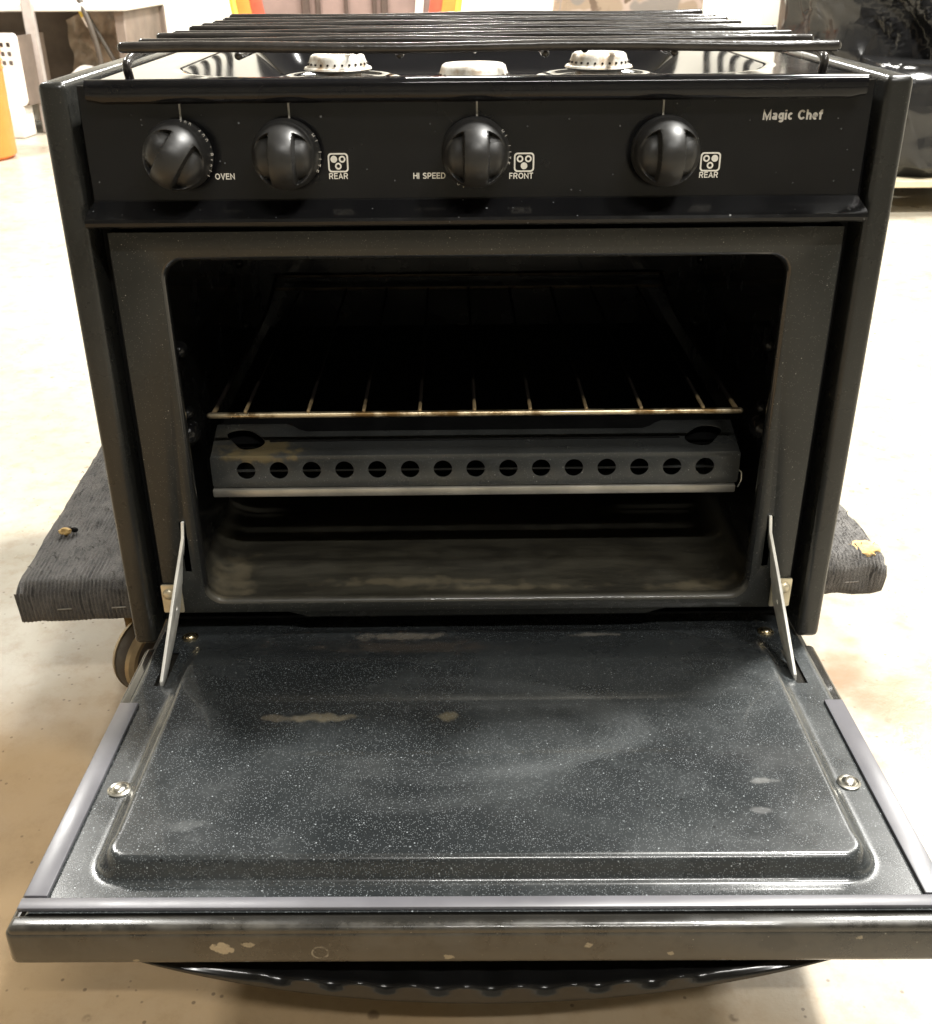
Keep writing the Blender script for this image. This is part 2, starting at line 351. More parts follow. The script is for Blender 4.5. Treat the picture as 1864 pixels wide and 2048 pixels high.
def arcpath(pts, rad, n=5):
    """polyline with rounded corners"""
    pts = [Vector(p) for p in pts]; out = [pts[0]]
    for a, b, c in zip(pts, pts[1:], pts[2:]):
        d1 = (a-b).normalized(); d2 = (c-b).normalized()
        r = min(rad, (a-b).length*.45, (c-b).length*.45)
        p, s = b+d1*r, b+d2*r
        for i in range(n+1):
            t = i/n; out.append(p*(1-t)**2 + b*2*t*(1-t) + s*t*t)
    out.append(pts[-1]); return out
def lathe(bm, prof, n=32, mtx=Matrix()):
    rings = []
    for r, z in prof:
        if r < 1e-6: rings.append([bm.verts.new(mtx @ Vector((0, 0, z)))])
        else: rings.append([bm.verts.new(mtx @ Vector((r*cos(2*pi*k/n), r*sin(2*pi*k/n), z))) for k in range(n)])
    for A, B in zip(rings, rings[1:]):
        for k in range(n):
            k2 = (k+1) % n
            if len(A) == 1 and len(B) == 1: continue
            if len(A) == 1: bm.faces.new((A[0], B[k], B[k2]))
            elif len(B) == 1: bm.faces.new((A[k], A[k2], B[0]))
            else: bm.faces.new((A[k], A[k2], B[k2], B[k]))
def grid(bm, nu, nv, fn, skip=None):
    V = [[bm.verts.new(fn(i/nu, j/nv)) for i in range(nu+1)] for j in range(nv+1)]
    for j in range(nv):
        for i in range(nu):
            q = (V[j][i], V[j][i+1], V[j+1][i+1], V[j+1][i])
            if skip and skip((q[0].co+q[2].co)/2): continue
            bm.faces.new(q)
    return V
def rr(hx, hy, r, cx=0, cy=0, n=6):
    out = []
    for sx, sy, a0 in ((1, 1, 0), (-1, 1, pi/2), (-1, -1, pi), (1, -1, 3*pi/2)):
        for i in range(n+1):
            a = a0 + pi/2*i/n
            out.append((cx+sx*(hx-r)+r*cos(a), cy+sy*(hy-r)+r*sin(a)))
    return out
def circ(cx, cy, r, n=20): return [(cx+r*cos(2*pi*i/n), cy+r*sin(2*pi*i/n)) for i in range(n)]
def platemesh(name, loops, thick, mtx=Matrix(), bev=0):
    """flat plate with holes: loops[0] is the outline; extruded along local z"""
    cu = bpy.data.curves.new(name, 'CURVE'); cu.dimensions = '2D'; cu.fill_mode = 'BOTH'; cu.extrude = thick/2 - bev
    cu.bevel_depth = bev; cu.bevel_resolution = 1
    for lp in loops:
        s = cu.splines.new('POLY'); s.points.add(len(lp)-1); s.use_cyclic_u = True
        for p, q in zip(s.points, lp): p.co = (q[0], q[1], 0, 1)
    o = bpy.data.objects.new(name, cu); C.objects.link(o)
    me = bpy.data.meshes.new_from_object(o.evaluated_get(bpy.context.evaluated_depsgraph_get()))
    bpy.data.objects.remove(o); bpy.data.curves.remove(cu)
    bm = bmesh.new(); bm.from_mesh(me); bpy.data.meshes.remove(me)
    bmesh.ops.remove_doubles(bm, verts=bm.verts, dist=1e-6)
    for v in bm.verts: v.co = mtx @ v.co
    return bm
XZ = Matrix(((1, 0, 0, 0), (0, 0, -1, 0), (0, 1, 0, 0), (0, 0, 0, 1)))      # local xy -> world xz, local z -> -y (towards the viewer)
def at(m, x=0, y=0, z=0): return Matrix.Translation((x, y, z)) @ m
def earc(cx, cy, rx, ry, a0, a1, n=14): return [(cx+rx*cos(radians(a0+(a1-a0)*i/n)), cy+ry*sin(radians(a0+(a1-a0)*i/n))) for i in range(n+1)]
def glyph(ch, t):
    """grotesque letter as centre-line strokes of weight t; cap height 1"""
    h = t/2; X = .72; T_ = 1-h
    def bowl(w, y0, y1, x=h): 
        r = (y1-y0)/2; return [(x, y1), (w-h-r, y1)]+earc(w-h-r, (y0+y1)/2, r, r, 90, -90, 10)+[(x, y0)]
    G = {
    'O': (.86, [earc(.43, .5, .43-h, .5-h, 90, 450, 28)]), 'V': (.74, [[(h*.8, 1), (.37, h*.6), (.74-h*.8, 1)]]),
    'E': (.64, [[(.62, T_), (h, T_), (h, h), (.64, h)], [(h, .52), (.58, .52)]]), 'N': (.76, [[(h, 0), (h, T_-.02), (.76-h, h+.02), (.76-h, 1)]]),
    'R': (.74, [[(h, 0), (h, T_)], bowl(.71, .45+h*.2, T_), [(.40, .46), (.72-h, 0)]]), 'A': (.78, [[(h*.8, 0), (.39, T_), (.78-h*.8, 0)], [(.18, .30), (.60, .30)]]),
    'H': (.74, [[(h, 0), (h, 1)], [(.74-h, 0), (.74-h, 1)], [(h, .52), (.74-h, .52)]]), 'I': (t+.02, [[(h, 0), (h, 1)]]),
    'S': (.70, [earc(.35, .73, .33-h, .27-h, 15, 270, 14)+earc(.35, .27, .34-h, .29-h, 90, -165, 14)]),
    'P': (.68, [[(h, 0), (h, T_)], bowl(.68, .42, T_)]), 'D': (.76, [[(h, h), (h, T_), (.35, T_)]+earc(.35, .5, .41-h, .5-h, 90, -90, 16)+[(h, h)]]),
    'F': (.60, [[(.60, T_), (h, T_), (h, 0)], [(h, .50), (.54, .50)]]), 'T': (.66, [[(0, T_), (.66, T_)], [(.33, T_), (.33, 0)]]),
    'M': (.90, [[(h, 0), (h, T_-.02), (.45, h), (.90-h, T_-.02), (.90-h, 0)]]), 'C': (.80, [earc(.42, .5, .42-h, .5-h, 38, 322, 22)]), 'L': (.58, [[(h, 1), (h, h), (.58, h)]]), 'B': (.70, [[(h, h), (h, T_)], bowl(.66, .52, T_), bowl(.70, h, .52)]),
    'a': (.58, [earc(.27, .54, .24-h*.6, X-.54-h, 160, 30, 8)+[(.58-h-.03, .50), (.58-h-.03, 0)], earc(.27, .22, .27-h, .22-h, 0, 360, 18)]),
    'g': (.60, [earc(.29, .38, .29-h, .35-h, 0, 360, 18), [(.60-h, X), (.60-h, -.02)]+earc(.30, -.02, .30-h, .24-h, 0, -150, 10)]),
    'i': (t+.02, [[(h, 0), (h, X)], [(h, .84), (h, 1)]]), 'c': (.56, [earc(.29, .36, .29-h, .37-h, 45, 315, 18)]), 'h': (.58, [[(h, 0), (h, 1)], [(h, .42)]+earc(.29, .42, .29-h, X-.42-h, 170, 0, 10)+[(.58-h, 0)]]),
    'e': (.58, [[(h, .36)]+[(.58-h, .36)]+earc(.29, .36, .29-h, .37-h, 0, 310, 20)]), 'f': (.42, [[(.18, 0), (.18, .72)]+earc(.40, .74, .22, .26-h, 180, 92, 6), [(0, X-h+.02), (.40, X-h+.02)]]),
    'r': (.40, [[(h, 0), (h, X)], [(h, .4)]+earc(.36, .42, .36-h, X-.42-h, 170, 90, 6)]), 'o': (.60, [earc(.30, .36, .30-h, .37-h, 90, 450, 22)]), 'l': (t+.02, [[(h, 0), (h, 1)]]),
    '3': (.62, [earc(.30, .73, .30-h, .27-h, 160, -90, 12), earc(.30, .27, .32-h, .28-h, 90, -160, 12)]), '0': (.64, [earc(.32, .5, .32-h, .5-h, 90, 450, 24)]), '4': (.64, [[(.48, 0), (.48, T_), (h, .28), (.64, .28)]]),
    "'": (t, [[(h, .7), (h, 1)]]), '-': (.4, [[(0, .4), (.4, .4)]]), '.': (t, [[(h, 0), (h, t)]]), ' ': (.34, [])}
    return G[ch]
def textmesh(s, size, bold=.17, mtx=Matrix(), align='CENTER', space=.13):
    """flat print: each stroke a ribbon; strokes step 4 microns so none share a plane. size = cap height"""
    tot = sum(glyph(c, bold)[0]+space for c in s)-space
    x0 = -tot/2; bm = bmesh.new(); lay = 0
    for c in s:
        wd, st = glyph(c, bold)
        for pl in st:
            lay += 1; zz = (lay % 5)*4e-6; P = [Vector((a+x0, b-.5)) for a, b in pl]; closed = (P[0]-P[-1]).length < 1e-4
            LR = []
            for i, p in enumerate(P):
                if closed: a = P[i-1] if i else P[-2]; b = P[i+1] if i < len(P)-1 else P[1]
                else: a = P[max(i-1, 0)]; b = P[min(i+1, len(P)-1)]
                d1 = (p-a) if (p-a).length > 1e-6 else (b-p); d2 = (b-p) if (b-p).length > 1e-6 else (p-a)
                n1 = Vector((-d1.y, d1.x)).normalized(); n2 = Vector((-d2.y, d2.x)).normalized(); nm = (n1+n2).normalized()
                k = bold/2/max(.45, nm.dot(n1))
                LR.append([bm.verts.new(((p+nm*k*sg)*size).to_3d()+Vector((0, 0, zz))) for sg in (1, -1)])
            for A, B in zip(LR, LR[1:]): bm.faces.new((A[0], B[0], B[1], A[1]))
        x0 += wd+space
    me = bpy.data.meshes.new('t'); bm.to_mesh(me); bm.free(); me.transform(mtx); return me
def joinmesh(bm, me):
    bm.from_mesh(me); bpy.data.meshes.remove(me)
def sst(a, b, x):
    t = min(1, max(0, (x-a)/(b-a))); return t*t*(3-2*t)
def sdrr(x, y, hx, hy, r):
    qx, qy = abs(x)-hx+r, abs(y)-hy+r
    return sqrt(max(qx, 0)**2+max(qy, 0)**2)+min(max(qx, qy), 0)-r

# ------------------------------------------------------------------ room
def plane_obj(name, a, b, c, d, mat, kind='structure'):
    bm = bmesh.new(); bm.faces.new([bm.verts.new(p) for p in (a, b, c, d)])
    return tag(obj(name, bm, mat), kind=kind)
X0, X1, Y0, Y1, ZT = -4.6, 5.2, -7.0, 5.4, 2.75
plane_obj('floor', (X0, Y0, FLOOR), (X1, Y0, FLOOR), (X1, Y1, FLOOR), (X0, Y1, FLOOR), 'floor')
plane_obj('ceiling', (X0, Y0, ZT), (X0, Y1, ZT), (X1, Y1, ZT), (X1, Y0, ZT), 'ceiling')
plane_obj('wall_back', (X0, Y1, FLOOR), (X1, Y1, FLOOR), (X1, Y1, ZT), (X0, Y1, ZT), 'wall')
plane_obj('wall_front', (X0, Y0, FLOOR), (X0, Y0, ZT), (X1, Y0, ZT), (X1, Y0, FLOOR), 'wall')
plane_obj('wall_left', (X0, Y0, FLOOR), (X0, Y1, FLOOR), (X0, Y1, ZT), (X0, Y0, ZT), 'wall')
plane_obj('wall_right', (X1, Y0, FLOOR), (X1, Y0, ZT), (X1, Y1, ZT), (X1, Y1, FLOOR), 'wall')

# ------------------------------------------------------------------ the stove
H = .4062
stove = thing('gas_stove', 'black enamelled gas stove with its oven door open, on a grey carpeted dolly', 'stove')
# side panels: flanged sheet with rounded corners
for s in (-1, 1):
    bm = nbox(.2478, .265, 0, .5, 0, H, .0042, 3)
    for v in bm.verts: v.co.x *= s
    obj('side_panel', bm, 'panel', stove, 50)
# dark carcass behind the front, with the oven hole
obj('carcass', platemesh('carcass', [[(-.2476, .02), (.2476, .02), (.2476, .394), (-.2476, .394)], rr(.226, .140, .01, 0, .164)], .002, at(XZ, 0, .028)), 'body', stove)
obj('back_sheet', nbox(-.2476, .2476, .488, .49, .001, .39), 'body', stove)
obj('base_sheet', nbox(-.2476, .2476, .03, .488, .004, .006), 'body', stove)

# cooktop: rolled front lip and a dished well
BUR = [(-.1078, .25), (.1046, .25), (0, .10)]
def zc(x, y):
    d = -sdrr(x, y-.232, .2045, .196, .075)
    z = .4050 - .0310*sst(-.002, .042, d)
    for bx, by in BUR:
        r = sqrt((x-bx)**2+(y-by)**2)
        z += .0125*sst(.070, .046, r)*sst(0, .03, d) - .0022*sst(.042, .034, r)
    return z
front = [(.004, .3935), (-.0035, .3938), (-.0062, .3958), (-.0066, .400), (-.0064, .4045), (-.0048, .4070), (-.002, .4078), (.001, .4068), (.004, .4052)]
bm = bmesh.new(); NX = 260
rows = []
ys = [.006 + (.462-.006)*j/220 for j in range(221)]
def xs(i): return -.2345+.469*i/NX
for (y, z) in front:
    rows.append([bm.verts.new((xs(i), y, z + (-.0 + .0016*sst(.2235, .2345, abs(xs(i))) if z < .397 else 0))) for i in range(NX+1)])
for y in ys: rows.append([bm.verts.new((xs(i), y, zc(xs(i), y))) for i in range(NX+1)])
for A, B in zip(rows, rows[1:]):
    for i in range(NX): bm.faces.new((A[i], A[i+1], B[i+1], B[i]))
for k in (0, NX):   # turned-down sides
    E = [r[k] for r in rows[8:]]; D = [bm.verts.new((v.co.x, v.co.y, .385)) for v in E]
    for a, b, c, d in zip(E, E[1:], D[1:], D): bm.faces.new((a, b, c, d))
obj('cooktop', bm, 'gloss_top', stove, 60)
# burners
for bx, by in BUR:
    b0 = .3855 if by > .2 else .3900; top = .4022 if by > .2 else .4068
    bm = bmesh.new()
    lathe(bm, [(.0, b0-.016), (.019, b0-.016), (.019, b0+.003), (.0262, b0+.0045), (.0276, b0+.0058), (.0268, b0+.0072), (.0248, b0+.0078), (.0242, b0+.009)], 40, Matrix.Translation((bx, by, 0)))
    base = obj('burner', bm, 'burner', stove)
    bm = bmesh.new()
    lathe(bm, [(.0242, b0+.009), (.0226, top-.0035), (.0218, top-.0012), (.0200, top), (.012, top+.0004), (.0, top+.0005)], 40, Matrix.Translation((bx, by, 0)))
    obj('burner_cap', bm, 'burner', base)
    bm = bmesh.new()
    for k in range(26):
        a = 2*pi*(k+.5)/26; zz = b0+.0100
        mt = Matrix.Translation((bx+.0241*cos(a), by+.0241*sin(a), zz)) @ Matrix.Rotation(a, 4, 'Z') @ Matrix.Rotation(pi/2, 4, 'Y')
        bmesh.ops.create_cone(bm, cap_ends=True, segments=8, radius1=.0009, radius2=.0009, depth=.0012, matrix=mt)
    tag(obj('burner_port_dark_plugs', bm, 'hole', base), kind='stuff')  # dark plugs stand in for the shade inside the ports
# raised igniter block at the right of the well
bm = nbox(.150, .166, .075, .10, .386, .3985, .003, 2); obj('igniter_block', bm, 'gloss_top', stove)

# control panel: flat fascia, crease and sloping rail
prof = [(.006, .404), (.004, .4035), (.004, .3365), (.0034, .3350), (-.0030, .3312), (-.0100, .3282), (-.0120, .3268), (-.0128, .3250), (-.0124, .3228), (-.0110, .3216), (.006, .3212)]
bm = bmesh.new(); R_ = []
for y, z in prof:
    hwx = .2420 + .0030*sst(.3365, .3285, z)
    R_.append([bm.verts.new((hwx*t, y, z)) for t in (-1, -.98, -.5, 0, .5, .98, 1)])
for A, B in zip(R_, R_[1:]):
    for i in range(6): bm.faces.new((A[i], A[i+1], B[i+1], B[i]))
bm.faces.new([r[0] for r in R_]); bm.faces.new([r[-1] for r in R_][::-1])
panel = obj('control_panel', bm, 'gloss', stove, 25)
PY = .0037
def put(s, x, z, size, bold=.17, sp=.11, mat='print', y=PY):
    objm('lettering', textmesh(s, size, bold, at(XZ, x, y, z), 'CENTER', sp), mat, panel)
put('OVEN', -.1580, .3500, .0037); put('REAR', -.0867, .3497, .0037); put('HI SPEED', -.0297, .3494, .0037)
put('FRONT', .0280, .3489, .0037); put('REAR', .1461, .3485, .0037)
put('Magic Chef', .1945, .3838, .0058, .215, .085, 'print_dim')
for x in (-.1812, -.1148, .0002, .1145):
    objm('pointer_mark', (lambda b: (b.to_mesh(me_ := bpy.data.meshes.new('m')), b.free(), me_)[2])(nbox(x-.00055, x+.00055, .0032, .0039, .3838, .3945)), 'print_dim', panel)
for x, z, k in ((-.0865, .3577, 0), (.0297, .3570, 2), (.1464, .3563, 1)):
    bm = platemesh('i', [rr(.00635, .0058, .0022, x, z), rr(.0054, .0049, .0016, x, z)], .0003, at(XZ, 0, PY))
    for j, (dx, dz) in enumerate(((-.0026, .0021), (.0026, .0021), (0, -.0021))):
        lp = [circ(x+dx, z+dz, .0021)] + ([] if j == k else [circ(x+dx, z+dz, .0011)])
        b2 = platemesh('i', lp, .0003, at(XZ, 0, PY)); mm = bpy.data.meshes.new('m'); b2.to_mesh(mm); b2.free(); joinmesh(bm, mm)
    obj('burner_symbol', bm, 'print', panel)

# knobs
def make_knob(x, z, rot, marks):
    bm = bmesh.new(); nr, nt_ = 46, 120; R = .0200; dep = .0400; rings = []
    def h(u, v):
        t = min(1, sqrt(u*u+v*v)/R)
        dome = .0150 + (dep-.0150)*(max(0, 1-t**2.3))**.56
        side = abs(u)-.0070
        if side > 0:
            lens = sst(1.01, .91, sqrt((abs(u)*1.03)**2+(v*1.22)**2)/R)
            dome -= .0078*sst(0, .0010, side)*lens*(1-.75*sst(0, .011, side))
        return dome
    ctr = bm.verts.new((0, -h(0, 0), 0))
    for i in range(1, nr+1):
        r = R*(1-(1-i/nr)**1.35) if i < nr else R
        rings.append([bm.verts.new((r*cos(2*pi*k/nt_), -h(r*cos(2*pi*k/nt_), r*sin(2*pi*k/nt_)), r*sin(2*pi*k/nt_))) for k in range(nt_)])
    for rad, y in ((.0202, .0140), (.0204, .0128), (.0208, .0122), (.0210, .0112), (.0210, .0085), (.0206, .0078), (.0150, .0076), (.0140, -.002)):
        rings.append([bm.verts.new((rad*cos(2*pi*k/nt_), -y, rad*sin(2*pi*k/nt_))) for k in range(nt_)])
    for k in range(nt_): bm.faces.new((ctr, rings[0][k], rings[0][(k+1) % nt_]))
    for A, B in zip(rings, rings[1:]):
        for k in range(nt_): bm.faces.new((A[k], B[k], B[(k+1) % nt_], A[(k+1) % nt_]))
    kn = obj('knob', bm, 'knob', stove, 40); kn.location = (x, .004, z); kn.rotation_euler = (0, rot, 0)
    bm = bmesh.new()
    for s, a0, step, sz in marks:
        for i, ch in enumerate(s):
            a = radians(a0 - step*i)-(-rot)
            if ch == ' ': continue
            rr_ = .0207
            mt = at(XZ, 0, -.0128, 0) @ Matrix.Translation((rr_*cos(a), rr_*sin(a), 0)) @ Matrix.Rotation(a-pi/2, 4, 'Z')
            joinmesh(bm, textmesh(ch, sz*.72, .16, mt))
    obj('lettering', bm, 'print_dim', kn)
make_knob(-.1830, .3645, radians(34), [('300', 78, 8, .0030), ('400', 44, 9, .0034), ("'", 14, 8, .003), ('Broil', 2, 9, .0034)])
make_knob(-.1170, .3645, 0, [('HI LITE', 33, 10, .0034)])
make_knob(-.0008, .3645, 0, [('HI LITE', 38, 9, .003), ('LO', -112, 9, .003), ('.-', -70, 12, .003)])
make_knob(.1158, .3645, 0, [('--', 22, 9, .003)])

# front frame with rolled oven mouth
OPC, OPH = .16615, .12965   # centre z, half height
outer = [(-.2373, .0258), (-.145, .0258), (-.130, .0213), (.130, .0213), (.145, .0258), (.2373, .0258), (.2373, .3150), (-.2373, .3150)]
slots = [rr(.0026, .0215, .0012, s*.2168, .0830) for s in (-1, 1)]
fr = obj('front_frame', platemesh('front_frame', [outer, rr(.2075, OPH+.0035, .0145, 0, OPC)]+slots, .0014, at(XZ, 0, .0057), .0003), 'frame', stove)
for s in (-1, 1): obj('frame_return', nbox(s*.2373-.0012, s*.2373+.0012, .0055, .0275, .0215, .315, .0005, 1), 'body', stove)
# oven cavity lofted from the mouth
prof = [(.0085, .0052), (.0045, .0050), (.0022, .0056), (.0006, .0072), (0, .0098), (.0008, .013), (.006, .0145), (.010, .018), (.0115, .03), (.0115, .40)]
bm = bmesh.new(); R_ = []
for off, y in prof:
    hz = OPH + off*(.55 if off > .005 and y > .014 else 1.)
    lp = rr(.2042+off, hz, .013+off, 0, OPC, 8)
    R_.append([bm.verts.new((a, y, max(b, .0305) if y > .014 else b)) for a, b in lp])
n = len(R_[0])
for A, B in zip(R_, R_[1:]):
    for k in range(n): bm.faces.new((A[k], A[(k+1) % n], B[(k+1) % n], B[k]))
bm.faces.new(R_[-1])
obj('oven_cavity', bm, 'cavity', stove, 50)
# rack-support bosses pressed in the walls
for s in (-1, 1):
    for y, z, r in ((.055, .2195, .0075), (.055, .1705, .0062), (.050, .1565, .0115), (.3, .1605, .0075), (.3, .2205, .006)):
        bm = bmesh.new()
        bmesh.ops.create_uvsphere(bm, u_segments=16, v_segments=10, radius=r, matrix=Matrix.Translation((s*.2145, y, z)) @ Matrix.Diagonal((.75, 1, .8, 1)))
        obj('rack_support', bm, 'gloss', stove)
# heat baffle: top plate with leaf cut-outs, stepped rear plate, pierced front
def leaf(s):
    P = [(.1985, .0930), (.1910, .1022), (.1800, .1020), (.1710, .0920), (.1618, .0760), (.1665, .0640), (.1740, .0612), (.1810, .0625), (.1880, .0750)]
    for _ in range(2):
        Q = []
        for k, (a, b) in enumerate(P):
            c, d = P[(k+1) % len(P)]; Q += [(a*.75+c*.25, b*.75+d*.25), (a*.25+c*.75, b*.25+d*.75)]
        P = Q
    return [(s*a, b) for a, b in P]
bm = platemesh('baffle_plate', [[(-.2005, .050), (.2005, .050), (.2075, .112), (.152, .112), (.146, .1075), (.141, .1010), (.134, .0962), (-.134, .0962), (-.141, .1010), (-.146, .1075), (-.152, .112), (-.2075, .112)], leaf(-1), leaf(1)], .0012, Matrix.Translation((0, 0, .1362)), .0004)
baf = obj('baffle_plate', bm, 'baffle', stove)
bm = bmesh.new()
for x0, x1 in ((-.160, .160),): box(bm, x0, x1, .0752, .0772, .1368, .1380, .0005, 1)
obj('stiffening_rib', bm, 'body', baf)
holes = [circ(-.1750+.025*k, .1247, .0074, 24) for k in range(15)]
obj('baffle_front', platemesh('baffle_front', [rr(.2012, .0128, .002, 0, .1238)]+holes, .0012, at(XZ, 0, .0496), .0004), 'baffle', baf)
obj('burner_tube', nbox(-.2, .2, .0990, .1010, .1003, .1020), 'baffle', stove)
bm = bmesh.new(); box(bm, -.2020, .2000, .0470, .0530, .1030, .1098, .0012, 2); obj('trim_strip', bm, 'chrome', stove)
obj('baffle_tail', nbox(-.2095, .2095, .088, .40, .1265, .1275), 'body', stove)
obj('wire_clip', (lambda b: (tube(b, arcpath([(.2015, .047, .108), (.2035, .046, .114), (.2035, .048, .120), (.2015, .05, .121)], .002), .0006, 6), b)[1])(bmesh.new()), 'steel', stove)

# ------------------------------------------------------------------ oven rack (lifts out)
rack = thing('oven_rack', 'browned wire rack on the bosses inside the open oven', 'oven rack', (0, .2, .165))
def child_world(o, parent):   # mesh built in world coordinates under a moved, unrotated parent
    o.matrix_parent_inverse = Matrix.Translation(parent.location).inverted(); return o
bm = bmesh.new()
P, Rr = rod_pts((-.2015, .0565, .1672), (.2015, .0565, .1672), .00235); tube(bm, P, Rr, 10); child_world(obj('front_rod', bm, 'rack', rack), rack)
bm = bmesh.new(); tube(bm, [(-.2, .385, .1715), (0, .385, .1715), (.2, .385, .1715)], .0018, 8); child_world(obj('rear_rod', bm, 'rackrear', rack), rack)
bm = bmesh.new(); tube(bm, [(-.2, .395, .182), (.2, .395, .182)], .0016, 8); child_world(obj('rear_rod', bm, 'rackrear', rack), rack)
for s in (-1, 1):
    bm = bmesh.new(); tube(bm, arcpath([(s*.197, .057, .1672), (s*.197, .30, .1672), (s*.197, .34, .170), (s*.197, .395, .182)], .02), .0018, 8); child_world(obj('side_rod', bm, 'rackwire', rack), rack)
for x in (-.1723, -.1252, -.0837, -.0416, -.0006, .0413, .0833, .1246, .1710):
    bm = bmesh.new(); P, Rr = rod_pts((x, .0555, .1700), (x, .39, .1712), .0014); tube(bm, P, Rr, 8)
    child_world(obj('rack_wire', bm, 'rackwire', rack), rack)

# ------------------------------------------------------------------ burner grate (lifts off)
GZ = .4243
grate = thing('burner_grate', 'black wire burner grate on four bent feet over the cooktop', 'grate', (0, .19, .4055))
for y, x0, x1, r in ((-.003, -.2125, .2155, .0032), (.047, -.2125, .2145, .0028), (.093, -.2125, .2145, .0028), (.136, -.2125, .2145, .0028), (.180, -.2100, .2110, .0028), (.224, -.2100, .2110, .0028), (.268, -.2100, .2110, .0028), (.316, -.2110, .2110, .0028), (.372, -.2150, .2120, .0033)):
    jy, jz = random.uniform(-.002, .002), random.uniform(-.0008, .0008)
    bm = bmesh.new(); P, Rr = rod_pts((x0, y-jy, GZ-jz), (x1, y+jy, GZ+jz), r)
    P = [p+Vector((0, .0012*sin(p.x*19+y*40), .0007*sin(p.x*27+y*70))) for p in P]
    tube(bm, P, Rr, 10); child_world(obj('cross_rod', bm, 'rod', grate), grate)
for s in (-1, 1):
    pts = [(s*.2118, .014, .4062), (s*.2120, .010, .4150), (s*.2118, .022, .4182), (s*.2115, .05, .4186), (s*.2115, .33, .4186), (s*.2115, .352, .4180), (s*.2115, .356, .4062)]
    bm = bmesh.new(); tube(bm, arcpath(pts, .012, 6), .0027, 10); child_world(obj('side_rod', bm, 'rod', grate), grate)
for x in (-.142, -.046, .041, .118):
    bm = bmesh.new(); P, Rr = rod_pts((x, -.001, GZ-.0044), (x+.003, .371, GZ-.0044), .0025); tube(bm, P, Rr, 10); child_world(obj('long_rod', bm, 'rod', grate), grate)
for x, y0, y1 in ((-.0898, .222, .268), (.0896, .222, .268), (-.108, .278, .372), (.105, .278, .372), (0, .05, .08), (0, .12, .180), (-.15, .236, .316), (.15, .236, .316), (-.06, .190, .268), (.06, .190, .268)):
    bm = bmesh.new()
    tube(bm, arcpath([(x, y0, GZ-.018 if y0 == .222 else GZ-.004), (x, y0+.005, GZ-.006), (x, y1, GZ-.0045)], .008, 4), .0022, 8)
    if y0 == .222: bmesh.ops.create_uvsphere(bm, u_segments=12, v_segments=8, radius=.0032, matrix=Matrix.Translation((x, y0, GZ-.0175)))
    child_world(obj('pan_finger', bm, 'rod', grate), grate)

# ------------------------------------------------------------------ door
door_m = Matrix.Translation((.0017, 0, -.0013)) @ Matrix.Rotation(-.0102, 4, 'Z') @ Matrix.Rotation(-.0432, 4, 'X')
bm = bmesh.new(); box(bm, -.2590, .2590, -.2872, -.002, -.0258, -.0010, .0045, 4)
door = obj('oven_door', bm, 'pan', stove, 50); door.matrix_local = door_m
bm = nbox(-.2570, .2570, -.2866, -.2762, -.006, .0012, .0030, 4); obj('front_roll', bm, 'pan', door)
RC = (0, -.1000)
def zl(x, y):
    rad = .020 if y < RC[1] else .010
    d = -sdrr(x, y-RC[1], .2225, .1545, rad)
    run = .0068 + .0050*sst(.0, .03, y+.2545)
    t = min(1, max(0, d/run)); back = sst(.012, -.055, y)
    arc = -sdrr(x, y+.11, .199, .124, .07)
    return .0012 + .0125*(t*t*(3-2*t))*back + .0010*sst(-.003, .004, d)*back + .0014*sst(-.004, .004, arc)*(1-back)
def skip(p):
    for s in (-1, 1):
        if abs(p.x - s*.2335) < .0036 and -.059 < p.y < -.016: return True
    return False
bm = bmesh.new(); grid(bm, 252, 170, lambda u, v: Vector((-.2535+.5070*u, -.2760+.3260*v, zl(-.2535+.5070*u, -.2760+.3260*v) - .004*sst(.2478, .2535, abs(-.2535+.5070*u)))), skip)
obj('inner_panel', bm, 'liner', door, 60)
for s in (-1, 1):
    x0, x1 = (.2415, .2545)
    bm = nbox(s*(x0 if s > 0 else x1), s*(x1 if s > 0 else x0), -.2655, -.0830, .0008, .0036, .0006, 2)
    obj('seal_strip', bm, 'seal', door)
bm = nbox(-.2550, .2550, -.2746, -.2666, .0008, .0034, .0006, 2); obj('seal_strip', bm, 'seal', door)
def screw(parent, loc, r=.0052, mat='brass', mtx=Matrix(), washer=True):
    T = Matrix.Translation(loc) @ mtx
    bm = bmesh.new()
    if washer: lathe(bm, [(r*1.45, -.0006), (r*1.45, .0006), (r*1.2, .0012), (r*1.0, .0006)], 28, T)
    lathe(bm, [(r, .0004), (r*.95, .0014), (r*.7, .0024), (r*.35, .0029), (0, .003)], 28, T)
    o = obj('screw', bm, mat, parent)
    return o
screw(door, (-.2261, .0074, .0016), .0044); screw(door, (.2247, .0113, .0016), .0044)
screw(door, (-.2285, -.1744, .0016), .0050, 'steel'); screw(door, (.2306, -.1707, .0016), .0050, 'steel')
# bowed handle with finger scallops, on the face that now looks down
def hd(u, v):
    x = -.238+.476*u; t = 1-(x/.238)**2; t = max(0, t)**.85
    zb = -.0272 - .0480*t
    wav = .5+.5*cos(2*pi*(x-.004)/.0306)
    zw = -.0272 - .0330*t - (.002 + (.0036*wav-.002)*sst(.136, .112, abs(x)))*min(1, t*1.3)
    yw = -.2625 - .006*t - (.0022*(1-wav)*sst(.136, .112, abs(x))); yb = -.2625 - .006*t
    P = [(-.235, -.0265), (-.238, zw-.002), (yw+.006, zw-.0012), (yw+.0012, zw-.0004), (yw-.0004, zw-.0014), (yb-.0030, (zw+zb)/2), (yb-.0032, zb+.0015), (yb-.0015, zb), (yb+.012, zb+.001), (-.215, zb+.002), (-.205, -.0265)]
    k = v*(len(P)-1); i = min(int(k), len(P)-2); f = k-i
    return Vector((x, P[i][0]*(1-f)+P[i+1][0]*f, P[i][1]*(1-f)+P[i+1][1]*f))
